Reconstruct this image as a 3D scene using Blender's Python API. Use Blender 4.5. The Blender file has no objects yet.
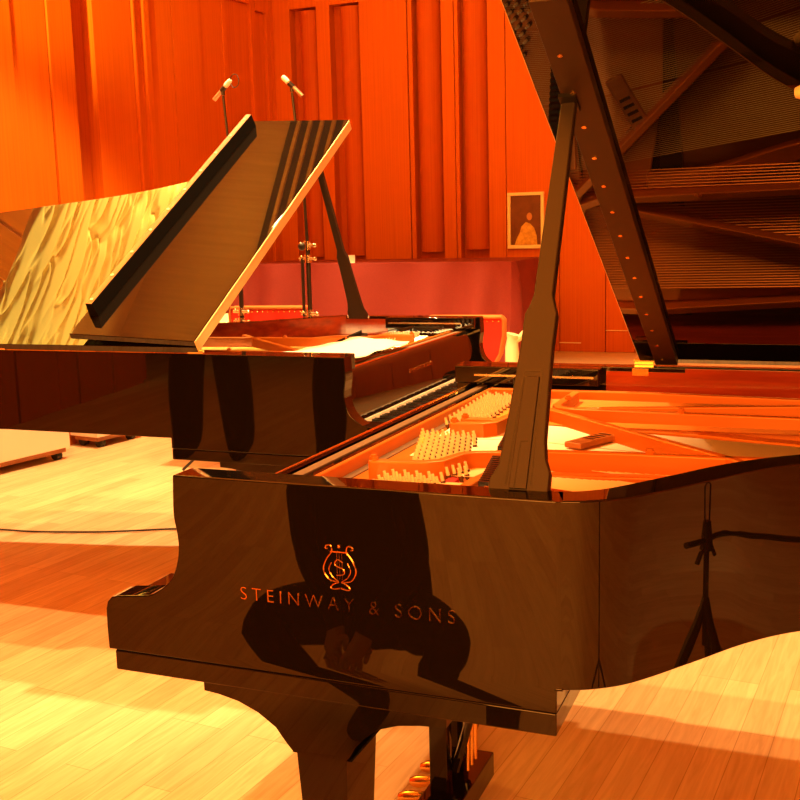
import bpy, bmesh, math, random
from mathutils import Vector, Matrix, noise
random.seed(7)
S = bpy.context.scene
COL = S.collection
PI = math.pi

# ---------------------------------------------------------------- materials
def new_mat(name):
    m = bpy.data.materials.new(name); m.use_nodes = True
    nt = m.node_tree
    return m, nt, nt.nodes['Principled BSDF']

def setp(b, **kw):
    for k, v in kw.items():
        k = k.replace('_', ' ')
        if k in b.inputs:
            if k == 'Base Color' and len(v) == 3: v = (*v, 1)
            b.inputs[k].default_value = v

def plain(name, col, rough=.5, metal=0., ior=1.5, **kw):
    m, nt, b = new_mat(name)
    setp(b, Base_Color=col, Roughness=rough, Metallic=metal, IOR=ior, **kw)
    return m

def grainy(name, c1, c2, scale=(1, 1, 1), rough=.5, ns=6., ior=1.5, bump=0., detail=6., metal=0.):
    """two-tone procedural wood / cloth made from stretched noise"""
    m, nt, b = new_mat(name)
    tc = nt.nodes.new('ShaderNodeTexCoord'); mp = nt.nodes.new('ShaderNodeMapping')
    mp.inputs['Scale'].default_value = scale
    nz = nt.nodes.new('ShaderNodeTexNoise'); nz.inputs['Scale'].default_value = ns
    nz.inputs['Detail'].default_value = detail
    cr = nt.nodes.new('ShaderNodeValToRGB')
    cr.color_ramp.elements[0].position = .3; cr.color_ramp.elements[1].position = .7
    cr.color_ramp.elements[0].color = (*c1, 1); cr.color_ramp.elements[1].color = (*c2, 1)
    L = nt.links.new
    L(tc.outputs['Object'], mp.inputs['Vector']); L(mp.outputs['Vector'], nz.inputs['Vector'])
    L(nz.outputs['Fac'], cr.inputs['Fac']); L(cr.outputs['Color'], b.inputs['Base Color'])
    setp(b, Roughness=rough, IOR=ior, Metallic=metal)
    if bump:
        bp = nt.nodes.new('ShaderNodeBump'); bp.inputs['Strength'].default_value = bump
        bp.inputs['Distance'].default_value = .01
        L(nz.outputs['Fac'], bp.inputs['Height']); L(bp.outputs['Normal'], b.inputs['Normal'])
    return m

def floor_mat():
    m, nt, b = new_mat('oak_planks'); L = nt.links.new
    tc = nt.nodes.new('ShaderNodeTexCoord'); mp = nt.nodes.new('ShaderNodeMapping')
    mp.inputs['Rotation'].default_value = (0, 0, math.radians(-85))
    br = nt.nodes.new('ShaderNodeTexBrick')
    br.inputs['Scale'].default_value = 1.0
    br.inputs['Brick Width'].default_value = .9; br.inputs['Row Height'].default_value = .088
    br.inputs['Mortar Size'].default_value = .0013; br.inputs['Mortar Smooth'].default_value = .2
    br.inputs['Bias'].default_value = 0.
    br.offset = .37; br.offset_frequency = 3
    br.inputs['Color1'].default_value = (.70, .46, .26, 1)
    br.inputs['Color2'].default_value = (.84, .62, .38, 1)
    br.inputs['Mortar'].default_value = (.55, .33, .17, 1)
    L(tc.outputs['Object'], mp.inputs['Vector']); L(mp.outputs['Vector'], br.inputs['Vector'])
    mp2 = nt.nodes.new('ShaderNodeMapping'); mp2.inputs['Scale'].default_value = (1.2, 16, 1)
    nz = nt.nodes.new('ShaderNodeTexNoise'); nz.inputs['Scale'].default_value = 3.; nz.inputs['Detail'].default_value = 8
    nz.inputs['Distortion'].default_value = 1.2
    L(mp.outputs['Vector'], mp2.inputs['Vector']); L(mp2.outputs['Vector'], nz.inputs['Vector'])
    cr = nt.nodes.new('ShaderNodeValToRGB')
    cr.color_ramp.elements[0].position = .3; cr.color_ramp.elements[0].color = (.80, .74, .66, 1)
    cr.color_ramp.elements[1].position = .65; cr.color_ramp.elements[1].color = (1, 1, 1, 1)
    L(nz.outputs['Fac'], cr.inputs['Fac'])
    mx = nt.nodes.new('ShaderNodeMix'); mx.data_type = 'RGBA'; mx.blend_type = 'MULTIPLY'
    mx.inputs['Factor'].default_value = 1.
    L(br.outputs['Color'], mx.inputs[6]); L(cr.outputs['Color'], mx.inputs[7])
    L(mx.outputs[2], b.inputs['Base Color'])
    setp(b, Roughness=.45, IOR=1.4)
    return m

M = {}
M['lacquer'] = plain('black_lacquer', (.006, .004, .003), .02, ior=1.5)
M['lacquer_lid'] = plain('black_lacquer_lid', (.006, .004, .003), .015, ior=1.55)
M['satin'] = plain('satin_brown_black', (.020, .014, .010), .50)
M['matte'] = plain('matte_black', (.004, .003, .003), .75, ior=1.2)
M['batten'] = plain('satin_brown', (.026, .014, .007), .45)
M['black'] = plain('black_paint', (.006, .005, .004), .35)
M['mahogany'] = grainy('mahogany', (.20, .022, .006), (.34, .045, .010), (1.2, 8, 14), .12, 4.)
M['gold'] = plain('bronze_plate', (.60, .17, .018), .36, .2)
M['brass'] = plain('brass', (.90, .52, .16), .22, 1.)
M['hinge'] = plain('brushed_brass', (.88, .60, .26), .5, .7)
M['steel'] = plain('nickel_steel', (.82, .70, .52), .25, 1.)
M['coil'] = plain('coil_wire', (.07, .028, .010), .5)  # coil tone darkened to put shade into the gaps between pins
M['pin'] = plain('pin_steel', (.95, .84, .62), .25)
M['string'] = plain('string_steel', (.85, .74, .58), .35, 1.)
M['copper'] = plain('copper_string', (.75, .33, .12), .35, 1.)
M['spruce'] = grainy('spruce', (.19, .060, .012), (.25, .085, .018), (1, 12, 1), .3, 5.)
M['felt_red'] = plain('red_felt', (.55, .02, .01), .9)
M['felt_grey'] = plain('grey_felt', (.17, .10, .05), .6)
M['ivory'] = plain('key_white', (.86, .80, .68), .2)
M['ebony'] = plain('key_black', (.008, .007, .006), .25)
M['wood_brown'] = grainy('brown_wood', (.28, .10, .03), (.42, .17, .05), (6, 1, 1), .35, 5.)
M['rubber'] = plain('rubber', (.02, .016, .013), .7)
M['button'] = plain('pale_rubber_button', (.75, .42, .28), .6)
M['letter'] = plain('brass_inlay', (.62, .28, .09), .16, 1.)
M['floor'] = floor_mat()
M['riser_top'] = grainy('riser_board', (.62, .42, .24), (.70, .50, .30), (1, 10, 1), .5, 4.)
M['white_panel'] = plain('white_laminate', (.80, .66, .52), .45)
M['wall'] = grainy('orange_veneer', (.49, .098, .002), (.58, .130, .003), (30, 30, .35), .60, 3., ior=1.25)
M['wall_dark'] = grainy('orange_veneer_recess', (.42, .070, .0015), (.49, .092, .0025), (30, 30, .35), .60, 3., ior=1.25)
M['plaster'] = plain('cream_plaster', (.86, .66, .30), .8)
M['ceil'] = grainy('ceiling_wood', (.45, .22, .07), (.56, .29, .10), (.6, 12, 1), .5, 3.)
M['hall'] = plain('hall_dark', (.05, .02, .01), .8)
M['cloth'] = grainy('red_tablecloth', (.20, .020, .016), (.24, .026, .020), (20, 20, 20), .8, 8.)
M['uphol'] = plain('red_upholstery', (.62, .022, .010), .75)
M['gilt'] = plain('gilt_trim', (.55, .20, .05), .45, .3)
M['paper'] = plain('white_paper', (.92, .88, .78), .7)
M['cream'] = plain('cream_paper', (.88, .74, .46), .7)
M['yellow'] = plain('yellow_paint', (.90, .55, .02), .4)
M['suit'] = plain('black_cloth', (.0025, .002, .002), .9, ior=1.2)
M['skin'] = plain('skin', (.55, .28, .16), .55)
M['hair'] = plain('dark_hair', (.02, .012, .008), .6)
M['stand'] = plain('stand_black', (.02, .012, .008), .35)
M['mic'] = plain('champagne_mic', (.78, .60, .42), .3, .8)

# ---------------------------------------------------------------- mesh helpers
class MB:
    def __init__(self): self.bm = bmesh.new()
    def _mi(self, faces, mi):
        for f in faces: f.material_index = mi
    def box(self, x0, x1, y0, y1, z0, z1, mi=0):
        v = [self.bm.verts.new((x, y, z)) for z in (z0, z1) for y in (y0, y1) for x in (x0, x1)]
        q = [(0, 2, 3, 1), (4, 5, 7, 6), (0, 1, 5, 4), (2, 6, 7, 3), (0, 4, 6, 2), (1, 3, 7, 5)]
        self._mi([self.bm.faces.new([v[i] for i in f]) for f in q], mi); return self
    def prism(self, pts, vec, mi=0):
        """pts: 3D polygon, extruded along vec"""
        vec = Vector(vec)
        a = [self.bm.verts.new(p) for p in pts]; b = [self.bm.verts.new(Vector(p) + vec) for p in pts]
        n = len(pts); fs = []
        fs.append(self.bm.faces.new(a)); fs.append(self.bm.faces.new(b[::-1]))
        for i in range(n):
            j = (i + 1) % n; fs.append(self.bm.faces.new((a[j], a[i], b[i], b[j])))
        self._mi(fs, mi); return self
    def tube(self, pts, r, n=10, mi=0, cap=True):
        pts = [Vector(p) for p in pts]
        rr = r if isinstance(r, (list, tuple)) else [r] * len(pts)
        rings = []; up = None
        for i, p in enumerate(pts):
            t = (pts[min(i + 1, len(pts) - 1)] - pts[max(i - 1, 0)]).normalized()
            if up is None:
                up = Vector((0, 0, 1)) if abs(t.z) < .9 else Vector((1, 0, 0))
            s = t.cross(up)
            if s.length < 1e-4: s = t.cross(Vector((0, 1, 0)))
            s.normalize(); u = s.cross(t).normalized(); up = u
            rings.append([self.bm.verts.new(p + (s * math.cos(2 * PI * k / n) + u * math.sin(2 * PI * k / n)) * rr[i]) for k in range(n)])
        fs = []
        for a, b in zip(rings, rings[1:]):
            for k in range(n):
                fs.append(self.bm.faces.new((a[k], a[(k + 1) % n], b[(k + 1) % n], b[k])))
        if cap:
            fs.append(self.bm.faces.new(rings[0][::-1])); fs.append(self.bm.faces.new(rings[-1]))
        self._mi(fs, mi); return self
    def ball(self, c, r, mi=0, sz=(1, 1, 1)):
        g = bmesh.ops.create_uvsphere(self.bm, u_segments=14, v_segments=9, radius=r,
                                      matrix=Matrix.Translation(c) @ Matrix.Diagonal((*sz, 1)))
        fs = {f for v in g['verts'] for f in v.link_faces}
        self._mi(fs, mi); return self
    def strip(self, path, w, z0, z1, mi=0):
        """wall of width w following a plan polyline"""
        n = len(path); L_ = []; R_ = []
        for i, p in enumerate(path):
            p = Vector(p); a = Vector(path[max(i - 1, 0)]); b = Vector(path[min(i + 1, n - 1)])
            d1 = (p - a).normalized() if i else (b - p).normalized()
            d2 = (b - p).normalized() if i < n - 1 else d1
            t = (d1 + d2).normalized(); nn = Vector((-t.y, t.x))
            k = w / 2 / max(.5, nn.dot(Vector((-d1.y, d1.x))))
            L_.append(p + nn * k); R_.append(p - nn * k)
        self.band(L_, R_, z0, z1, mi, mi); return self
    def band(self, A, B_, z0, z1, mo=0, mi=0):
        n = len(A)
        za = z1 if isinstance(z1, (list, tuple)) else [z1] * n
        a0 = [self.bm.verts.new((p[0], p[1], z0)) for p in A]; a1 = [self.bm.verts.new((p[0], p[1], z)) for p, z in zip(A, za)]
        b0 = [self.bm.verts.new((p[0], p[1], z0)) for p in B_]; b1 = [self.bm.verts.new((p[0], p[1], z)) for p, z in zip(B_, za)]
        F = self.bm.faces.new
        for i in range(n - 1):
            f = F((a0[i], a0[i + 1], a1[i + 1], a1[i])); f.material_index = mo
            f = F((b0[i + 1], b0[i], b1[i], b1[i + 1])); f.material_index = mi
            f = F((a1[i], a1[i + 1], b1[i + 1], b1[i])); f.material_index = mo
            f = F((b0[i], b0[i + 1], a0[i + 1], a0[i])); f.material_index = mo
        for i, o in ((0, 0), (n - 1, 1)):
            f = F((a0[i], a1[i], b1[i], b0[i]) if o == 0 else (a0[i], b0[i], b1[i], a1[i])); f.material_index = mo
        return self
    def build(self, name, mats, parent=None, loc=None, bevel=0., seg=2, smooth=True, ang=35, rot=None):
        bmesh.ops.recalc_face_normals(self.bm, faces=self.bm.faces[:])
        me = bpy.data.meshes.new(name)
        if smooth:
            for f in self.bm.faces: f.smooth = True
            lim = math.radians(ang)
            for e in self.bm.edges:
                if len(e.link_faces) == 2 and e.calc_face_angle(0) > lim: e.smooth = False
        self.bm.to_mesh(me); self.bm.free()
        o = bpy.data.objects.new(name, me); COL.objects.link(o)
        for m in (mats if isinstance(mats, (list, tuple)) else [mats]): me.materials.append(m)
        if parent: o.parent = parent
        if loc: o.location = loc
        if rot: o.rotation_euler = rot
        if bevel:
            b = o.modifiers.new('bevel', 'BEVEL'); b.width = bevel; b.segments = seg
            b.limit_method = 'ANGLE'; b.angle_limit = math.radians(50); b.harden_normals = True
        return o

def spline(pts, n=8, closed=False):
    """centripetal-ish Catmull-Rom through 2D/3D points"""
    P = [Vector(p) for p in pts]; out = []; N = len(P)
    rng = range(N if closed else N - 1)
    for i in rng:
        p0 = P[(i - 1) % N] if closed or i > 0 else P[i] * 2 - P[i + 1]
        p1 = P[i]; p2 = P[(i + 1) % N]
        p3 = P[(i + 2) % N] if closed or i < N - 2 else p2 * 2 - p1
        for k in range(n):
            t = k / n
            out.append(.5 * ((2 * p1) + (p2 - p0) * t + (2 * p0 - 5 * p1 + 4 * p2 - p3) * t * t + (3 * p1 - p0 - 3 * p2 + p3) * t ** 3))
    if not closed: out.append(P[-1])
    return out

def empty(name, loc=(0, 0, 0), rz=0, size=.2):
    o = bpy.data.objects.new(name, None); COL.objects.link(o)
    o.location = loc; o.rotation_euler = (0, 0, rz); o.empty_display_size = size
    return o
def tag(o, label, cat, group=None):
    o['label'] = label; o['category'] = cat
    if group: o['group'] = group
    return o
def struct(o):
    o['kind'] = 'structure'; return o
def plabel(o, label): o['label'] = label; return o
def copy_tree(o, parent=None):
    c = o.copy(); COL.objects.link(c)
    c.parent = parent
    for ch in list(o.children): copy_tree(ch, c)
    return c

def text_mesh(name, body, mat, parent, width, height, origin, M3, gap=1.0, thick=.0006, thin=0.):
    """lettering as real thin mesh; M3 columns = text right, text up, outward normal"""
    cu = bpy.data.curves.new(name, 'FONT'); cu.body = body; cu.size = 1; cu.extrude = .02; cu.offset = thin
    cu.space_character = gap
    t = bpy.data.objects.new('tmp_text', cu); COL.objects.link(t)
    dg = bpy.context.evaluated_depsgraph_get(); dg.update()
    me = bpy.data.meshes.new_from_object(t.evaluated_get(dg))
    COL.objects.unlink(t); bpy.data.objects.remove(t); 
    xs = [v.co.x for v in me.vertices]; ys = [v.co.y for v in me.vertices]
    x0, x1, y0, y1 = min(xs), max(xs), min(ys), max(ys)
    r, u, n = [Vector(c) for c in M3]; og = Vector(origin)
    for v in me.vertices:
        v.co = og + r * ((v.co.x - x0) / (x1 - x0) * width) + u * ((v.co.y - y0) / (y1 - y0) * height) + n * (v.co.z / .02 * thick)
    me.materials.clear(); me.materials.append(mat)
    me.name = name
    o = bpy.data.objects.new(name, me); COL.objects.link(o); o.parent = parent
    return o

# ================================================================= PIANO
W = 1.55
ZB, ZS, ZR, ZT = .619, .657, .694, .985
CHEEK = [(0, .983), (-.003, .93), (-.0025, .908), (.002, .880), (.003, .853), (-.003, .825), (-.013, .803), (-.030, .785), (-.055, .769), (-.078, .7635)]
FRONT = [(-.128, .758), (-.142, .754), (-.151, .745), (-.155, .732), (-.156, .700), (-.155, .657)]
BENT = [(.655, 0), (.70, .0165), (.742, .046), (.778, .088), (.842, .180), (.908, .276), (.982, .352), (1.10, .432), (1.28, .50), (1.5, .555),
        (1.77, .605), (2.0, .65), (2.25, .725), (2.46, .83), (2.61, .97), (2.69, 1.13), (2.705, 1.30), (2.655, 1.45), (2.55, 1.535), (2.42, 1.55)]
BC = [Vector((p[0], p[1])) for p in spline(BENT, 7)]
RIM_PATH = BC + [Vector((2.0, 1.55)), Vector((1.3, 1.55)), Vector((.655, 1.55))]
def offset_path(path, d):
    out = []; n = len(path)
    for i, p in enumerate(path):
        t = (path[min(i + 1, n - 1)] - path[max(i - 1, 0)]).normalized()
        if i == 0: t = Vector((1, 0))
        if i == n - 1: t = Vector((-1, 0))
        out.append(p + Vector((-t.y, t.x)) * d)
    return out

def make_piano():
    P = empty('grand_piano')
    # ---- case: both arms and the bent rim in one shell
    mb = MB()
    prof = spline(CHEEK, 3) + [Vector(p) for p in FRONT]
    poly = [(p[0], p[1]) for p in prof] + [(.655, .657), (.655, ZT)]
    poly.insert(len(poly) - 1, (.655, ZR))
    for y0, vy, in ((0, .06), (W - .06, .06)):
        mb.prism([(x, y0, z) for x, z in poly], (0, vy, 0))
    inner = offset_path(RIM_PATH, .06)
    mb.band(RIM_PATH, inner, ZR, ZT, 0, 1)
    # weld arms and rim into one continuous shell
    dead = [f_ for f_ in mb.bm.faces if all(abs(v.co.x - .655) < 1e-5 and v.co.z > ZR - 1e-4 for v in f_.verts)]
    bmesh.ops.delete(mb.bm, geom=dead, context='FACES_ONLY')
    bmesh.ops.remove_doubles(mb.bm, verts=mb.bm.verts[:], dist=2e-4)
    rim = mb.build('rim', [M['lacquer'], M['mahogany']], P, bevel=.005, seg=3, ang=30)
    for ya, yb in ((.0595, .0612), (W - .0612, W - .0595)):
        ln = MB(); ln.box(.44, .655, ya, yb, .86, .972); ln.build('rim_lining', M['mahogany'], P)
    kb = MB(); kb.box(-.143, .6545, .0015, W - .0015, ZB, ZS - .001)
    kb.build('key_bed', M['lacquer'], P, bevel=.003)
    # ---- belly block closing the gap behind the key bed, beams
    bb = MB(); bb.box(.60, .654, .06, W - .06, ZS, .86); bb.build('belly_rail', M['black'], P)
    # ---- soundboard
    sb = MB(); ins = offset_path(RIM_PATH, .055)
    sb.prism([(p.x, p.y, .842) for p in ins], (0, 0, .01)); sb.build('soundboard', M['spruce'], P)
    # ---- legs
    def leg(cx, y0, s, bracket=True):
        l = MB()
        if bracket:
            br = [(.031, ZB), (.0312, .600), (.06, .5975), (.098, .590), (.136, .575), (.168, .554), (.188, .528), (.1995, .5155), (.2075, .514),
                  (.298, .514), (.305, .522), (.315, .540), (.333, .560), (.358, .579), (.392, .591), (.43, .597), (.475, .600), (.4755, ZB)]
            l.prism([(x - .253 + cx, y0, z) for x, z in br], (0, .125, 0))
        else:
            l.box(cx - .09, cx + .09, y0 - .02, y0 + .145, .59, ZR + .02)
        # tapering shaft, foot
        sec = [(.055, .514 if bracket else .59, .0), (.046, .514 if bracket else .585, .0), (.031, .16, .018), (.043, .15, .008), (.043, .105, .008), (.030, .098, .02)]
        rings = []
        for h, z, dy in sec:
            rings.append([l.bm.verts.new(v) for v in ((cx - h, y0 + dy, z), (cx + h, y0 + dy, z), (cx + h, y0 + .125 - dy, z), (cx - h, y0 + .125 - dy, z))])
        for a, b in zip(rings, rings[1:]):
            for k in range(4): l.bm.faces.new((a[k], a[(k + 1) % 4], b[(k + 1) % 4], b[k]))
        l.bm.faces.new(rings[-1])
        o = l.build('leg', M['lacquer'], P, bevel=.002)
        c = MB(); c.tube([(cx - .018, y0 + .0625, .043), (cx + .018, y0 + .0625, .043)], .043, 20)
        c.box(cx - .024, cx + .024, y0 + .05, y0 + .075, .043, .105)
        c.build('caster', M['brass'], o)
        return o
    leg(.253, .012, 1); leg(.253, W - .137, 1); leg(2.32, 1.10, 1, False)
    # ---- pedal lyre
    ly = MB(); ly.box(.165, .305, .655, .895, .585, ZB + .002)
    for yy in (.715, .835): ly.box(.185, .228, yy - .020, yy + .020, .07, .59)
    ly.box(.175, .275, .635, .915, .022, .085)
    lyr = ly.build('pedal_lyre', M['lacquer'], P, bevel=.003)
    for yy in (.735, .815):
        r = MB(); r.tube([(.235, yy, .12), (.30, yy, .35), (.54, yy, .615)], .011, 10); r.build('brace', M['lacquer'], lyr)
    for yy in (.745, .775, .805):
        r = MB(); r.tube([(.262, yy, .12), (.275, yy, .60)], .0045, 8); r.build('pedal_rod', M['brass'], lyr)
    for yy in (.70, .775, .85):
        p = MB(); p.tube([(.20, yy, .062), (.165, yy, .060), (.125, yy, .052), (.106, yy, .048)], [.010, .012, .016, .010], 12)
        o = p.build('pedal', M['brass'], lyr)
    # ---- key slip, key blocks, fallboard, stretcher
    k = MB(); k.box(-.142, -.126, .062, W - .062, .658, .722); k.build('key_slip', M['lacquer'], P, bevel=.003)
    for y0, y1 in ((.061, .158), (W - .158, W - .061)):
        k = MB(); k.box(-.125, .03, y0, y1, .66, .752); k.build('key_block', M['lacquer'], P, bevel=.006)
    yk = .163; pitch = (W - .326) / 52
    kk = MB(); kk.box(-.120, .03, yk, W - yk, .662, .705); kk.build('key_frame', M['wood_brown'], P)
    me_w = None; me_b = None
    for i in range(52):
        y = yk + i * pitch
        if me_w is None:
            a = MB(); a.box(-.123, .026, .0006, pitch - .0006, .707, .736); o = a.build('white_key', M['ivory'], P, bevel=.0012, seg=1); me_w = o
        else:
            o = me_w.copy(); COL.objects.link(o)
        o.location = (0, y, 0)
        # treble side is y = 0: count from the bass end (A0) for the pattern of black keys
        j = 51 - i; nm = 'ABCDEFG'[j % 7]
        if nm in 'ACDFG' and j < 51:
            if me_b is None:
                a = MB(); a.prism([(-.072, -.0055, .735), (-.068, -.0045, .746), (.026, -.0045, .746), (.026, -.0055, .735)], (0, .010, 0))
                b = a.build('black_key', M['ebony'], P); me_b = b
            else:
                b = me_b.copy(); COL.objects.link(b)
            b.location = (0, y, 0)
    f = MB()
    f.prism([(x, .064, z) for x, z in [(.012, .738), (.0135, .760), (.0165, .80), (.0215, .85), (.0265, .90), (.0290, .915), (.035, .923), (.045, .926), (.054, .927), (.058, .922), (.055, .905), (.047, .90), (.035, .738)]], (0, W - .128, 0))
    fb = f.build('fallboard', M['lacquer'], P, ang=40)
    nf = MB(); nf.box(.006, .030, .165, W - .165, .737, .7535); nf.build('name_felt', M['paper'], fb)
    h = MB(); h.tube([(.052, .07, .9275), (.052, W - .07, .9275)], .0035, 8); h.build('fallboard_hinge', M['brass'], fb)
    text_mesh('fallboard_lettering', 'STEINWAY & SONS', M['letter'], fb, .26, .016, (.0203, .905, .846), ((0, -1, 0), (.10, 0, .995), (-.995, 0, .10)), 1.2)
    s = MB(); s.box(.062, .113, .064, W - .064, .80, .921); st = s.build('stretcher', M['lacquer'], P, bevel=.004)
    s = MB(); s.box(.074, .096, .075, W - .075, .921, .924); s.build('felt_strip', M['felt_grey'], st)
    # ---- side rails for the music desk
    for y0, y1, yr in ((.062, .115, .112), (W - .115, W - .062, W - .118)):
        r = MB(); r.box(.01, .43, y0, y1, .934, .984); o = r.build('desk_rail', M['lacquer'], P, bevel=.004)
        t = MB(); t.box(.07, .415, yr, yr + .006, .956, .962); t.build('rail_strip', M['steel'], o)
        if y0 < .5: o['treble'] = 1
    # ---- cast plate
    ZF = .925
    g = MB()
    g.box(.118, .40, .085, 1.47, .882, .896)                           # pin field web
    g.box(.118, .130, .085, 1.44, .882, ZF)                             # front flange
    nearp = [p for p in offset_path(BC, .088) if p.x < 2.42]
    nearp = [Vector((.13, .088)), Vector((.40, .088)), Vector((.62, .088))] + nearp[2:]
    g.strip(nearp, .022, .872, .898)
    g.strip([Vector((.118, 1.42)), Vector((.28, 1.42)), Vector((.57, 1.43)), Vector((.95, 1.40)), Vector((1.6, 1.41)), Vector((2.42, 1.43))], .022, .875, ZF)
    g.strip(offset_path([p for p in BC if p.x > 2.40], .10), .05, .872, .90)
    # sloping lower web between the strings and the far rim
    g.prism([(.40, 1.42, .884), (.40, 1.10, .884), (.56, 1.115, .884), (.98, 1.235, .884), (2.4, 1.33, .884), (2.42, 1.43, .884), (.95, 1.40, .884)], (0, 0, .010))
    g.prism([(.40, .10, .866), (.60, .10, .866), (.66, .30, .866), (.62, .80, .866), (.56, 1.10, .866), (.40, 1.10, .866)], (0, 0, .010))
    def strut(pts, w=.021, z0=.872, z1=.938): g.strip([Vector(p) for p in pts], w, z0, z1)
    strut([(.19, .39), (.30, .405), (.325, .425), (.345, .495), (.365, .515), (.42, .53), (.5, .562), (.64, .578), (.83, .588), (.95, .60), (1.25, .625)])
    strut([(.21, .815), (.285, .825), (.305, .845), (.318, .955), (.335, .985), (.39, 1.045), (.60, .835), (.80, .635), (.95, .485)])
    strut([(.21, .895), (.295, .90), (.32, .92), (.35, 1.03), (.39, 1.06)], .018, .872, .934)
    strut([(.39, 1.325), (.39, 1.11), (.405, 1.075), (.45, 1.06), (.96, 1.05), (1.6, 1.06), (2.38, 1.12)])
    strut([(.45, 1.07), (.56, 1.105), (.96, 1.215), (1.6, 1.28), (2.40, 1.33)], .018)
    # rounded treble rib and long hitch rail
    g.strip(spline([(.46, .505), (.50, .50), (.60, .505), (.72, .525), (.755, .50)], 5), .030, .872, .907)
    g.strip(spline([(.57, 1.035), (.74, 1.02), (.97, .955), (1.4, .90), (2.0, .93), (2.35, 1.0)], 5), .045, .872, .899)
    # agraffe / capo bar
    g.strip([Vector((.405, .10)), Vector((.41, .36)), Vector((.43, .50))], .022, .885, .918)
    g.strip([Vector((.415, .56)), Vector((.40, .80)), Vector((.385, .98))], .020, .885, .910)
    plate = g.build('plate', M['gold'], P, bevel=.004, seg=2)
    for (x, y, z) in [(.20, .391, .938), (.22, .816, .938), (.22, .896, .934), (.40, 1.19, .938), (.70, .582, .938), (.70, 1.053, .938)]:
        b = MB(); b.tube([(x, y, z - .002), (x, y, z + .006)], .009, 6).tube([(x, y, z + .006), (x, y, z + .010)], .006, 8)
        b.build('plate_bolt', M['gold'], plate)
    w = MB(); w.box(.131, .150, .09, 1.42, .896, .8985); w.build('plate_cloth', M['felt_grey'], plate)
    for (x, y, l) in [(.345, .365, .02), (.43, .32, .03)]:
        w = MB(); w.box(x, x + l, y, y + .055, .896, .905); w.build('felt_block', M['felt_red'], plate)
    # bridges
    b = MB(); b.strip(spline([(.62, .16), (.80, .30), (1.05, .52), (1.4, .64), (1.9, .74), (2.25, .86)], 5), .03, .852, .886)
    b.strip(spline([(1.75, 1.32), (2.05, 1.22), (2.3, 1.06)], 5), .035, .852, .897)
    b.build('bridge', M['wood_brown'], P)
    # ---- tuning pins in three fields
    pins = []
    def field(y0, y1, n, xa, xb, rows, xmax):
        for i in range(n):
            t = i / (n - 1); y = y0 + (y1 - y0) * t; x = xa + (xb - xa) * t
            for r in range(rows):
                px = x + r * .0245 + (i % 2) * .0122
                if px < xmax(t): pins.append((px, y))
    field(.150, .375, 14, .262, .240, 5, lambda t: .40 - .01 * t)
    field(.420, .785, 21, .272, .160, 6, lambda t: .385 - .10 * t)
    field(.930, 1.350, 23, .165, .142, 4, lambda t: .30)
    pins.sort(key=lambda p: p[1])
    pin0 = None
    def pin_geo(mb, x, y):
        d = Vector((-.25, 0, 1)).normalized(); a = Vector((x, y, .896))
        mb.tube([a, a + d * .013], .0036, 8, 1); mb.tube([a + d * .006, a + d * .013], .0054, 8, 1)
        mb.tube([a + d * .013, a + d * .022], .0036, 8); mb.tube([a + d * .022, a + d * .030], .0031, 4)
    for x, y in pins[:100]:
        if pin0 is None:
            m_ = MB(); pin_geo(m_, 0, 0); pin0 = m_.build('tuning_pin', [M['pin'], M['coil']], P); o = pin0
        else:
            o = pin0.copy(); COL.objects.link(o)
        o.location = (x, y, 0)
    m_ = MB()
    for x, y in pins[100:]: pin_geo(m_, x, y)
    o = m_.build('tuning_pins', [M['pin'], M['coil']], P); o['kind'] = 'stuff'
    # ---- strings
    def bent_x(y):          # treble hitch line as x for a given y
        pts = [(.105, .60), (.18, .78), (.30, .90), (.38, .99), (.45, 1.10), (.52, 1.28), (.58, 1.5), (.66, 1.85), (.72, 2.1), (.80, 2.25), (1.1, 2.45)]
        for (ya, xa), (yb, xb) in zip(pts, pts[1:]):
            if y <= yb: return xa + (xb - xa) * (y - ya) / (yb - ya)
        return 2.4
    S1 = []; seg = [(.125, .375, 52), (.43, .55, 26), (.60, .79, 40), (.80, .98, 36)]
    for y0, y1, n in seg:
        for i in range(n):
            y = y0 + (y1 - y0) * i / (n - 1); t = (y - .12) / .86
            ye = .105 + t * .62
            S1.append(((.22 - .05 * t, y, .902), (.41 - .02 * t, y + .004, .906), (max(bent_x(ye), .62), ye, .889)))
    S1.sort(key=lambda s: s[0][1])
    for a, b, c in S1[:100]:
        m_ = MB(); m_.tube([a, b, c], .0008, 4); m_.build('string', M['string'], P)
    m_ = MB()
    for a, b, c in S1[100:]: m_.tube([a, b, c], .0008, 4)
    o = m_.build('long_strings', M['string'], P); o['kind'] = 'stuff'
    m_ = MB()
    for i in range(44):
        t = i / 43; m_.tube([(.20, 1.0 + .38 * t, .903), (.41, .99 + .37 * t, .908), (2.28 - .45 * t, .98 + .36 * t, .915)], .0012 + .0008 * t, 5)
    o = m_.build('bass_strings', M['copper'], P); o['kind'] = 'stuff'
    # ---- dampers standing in a row across the strings
    d0 = None; nd = 66
    for i in range(nd):
        t = i / (nd - 1); y = .30 + 1.05 * t; x = .470 - .19 * t
        if .565 < y < .60: continue
        if d0 is None:
            m_ = MB(); m_.box(-.028, .028, -.0042, .0042, .912, .932, 0); m_.box(-.024, .024, -.004, .004, .905, .912, 1)
            m_.tube([(0, 0, .932), (0, 0, .945)], .002, 6)
            d0 = m_.build('damper', [M['wood_brown'] if False else M['ebony'], M['cream']], P); o = d0
        else:
            o = d0.copy(); COL.objects.link(o)
        o.location = (x, y, 0)
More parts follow.
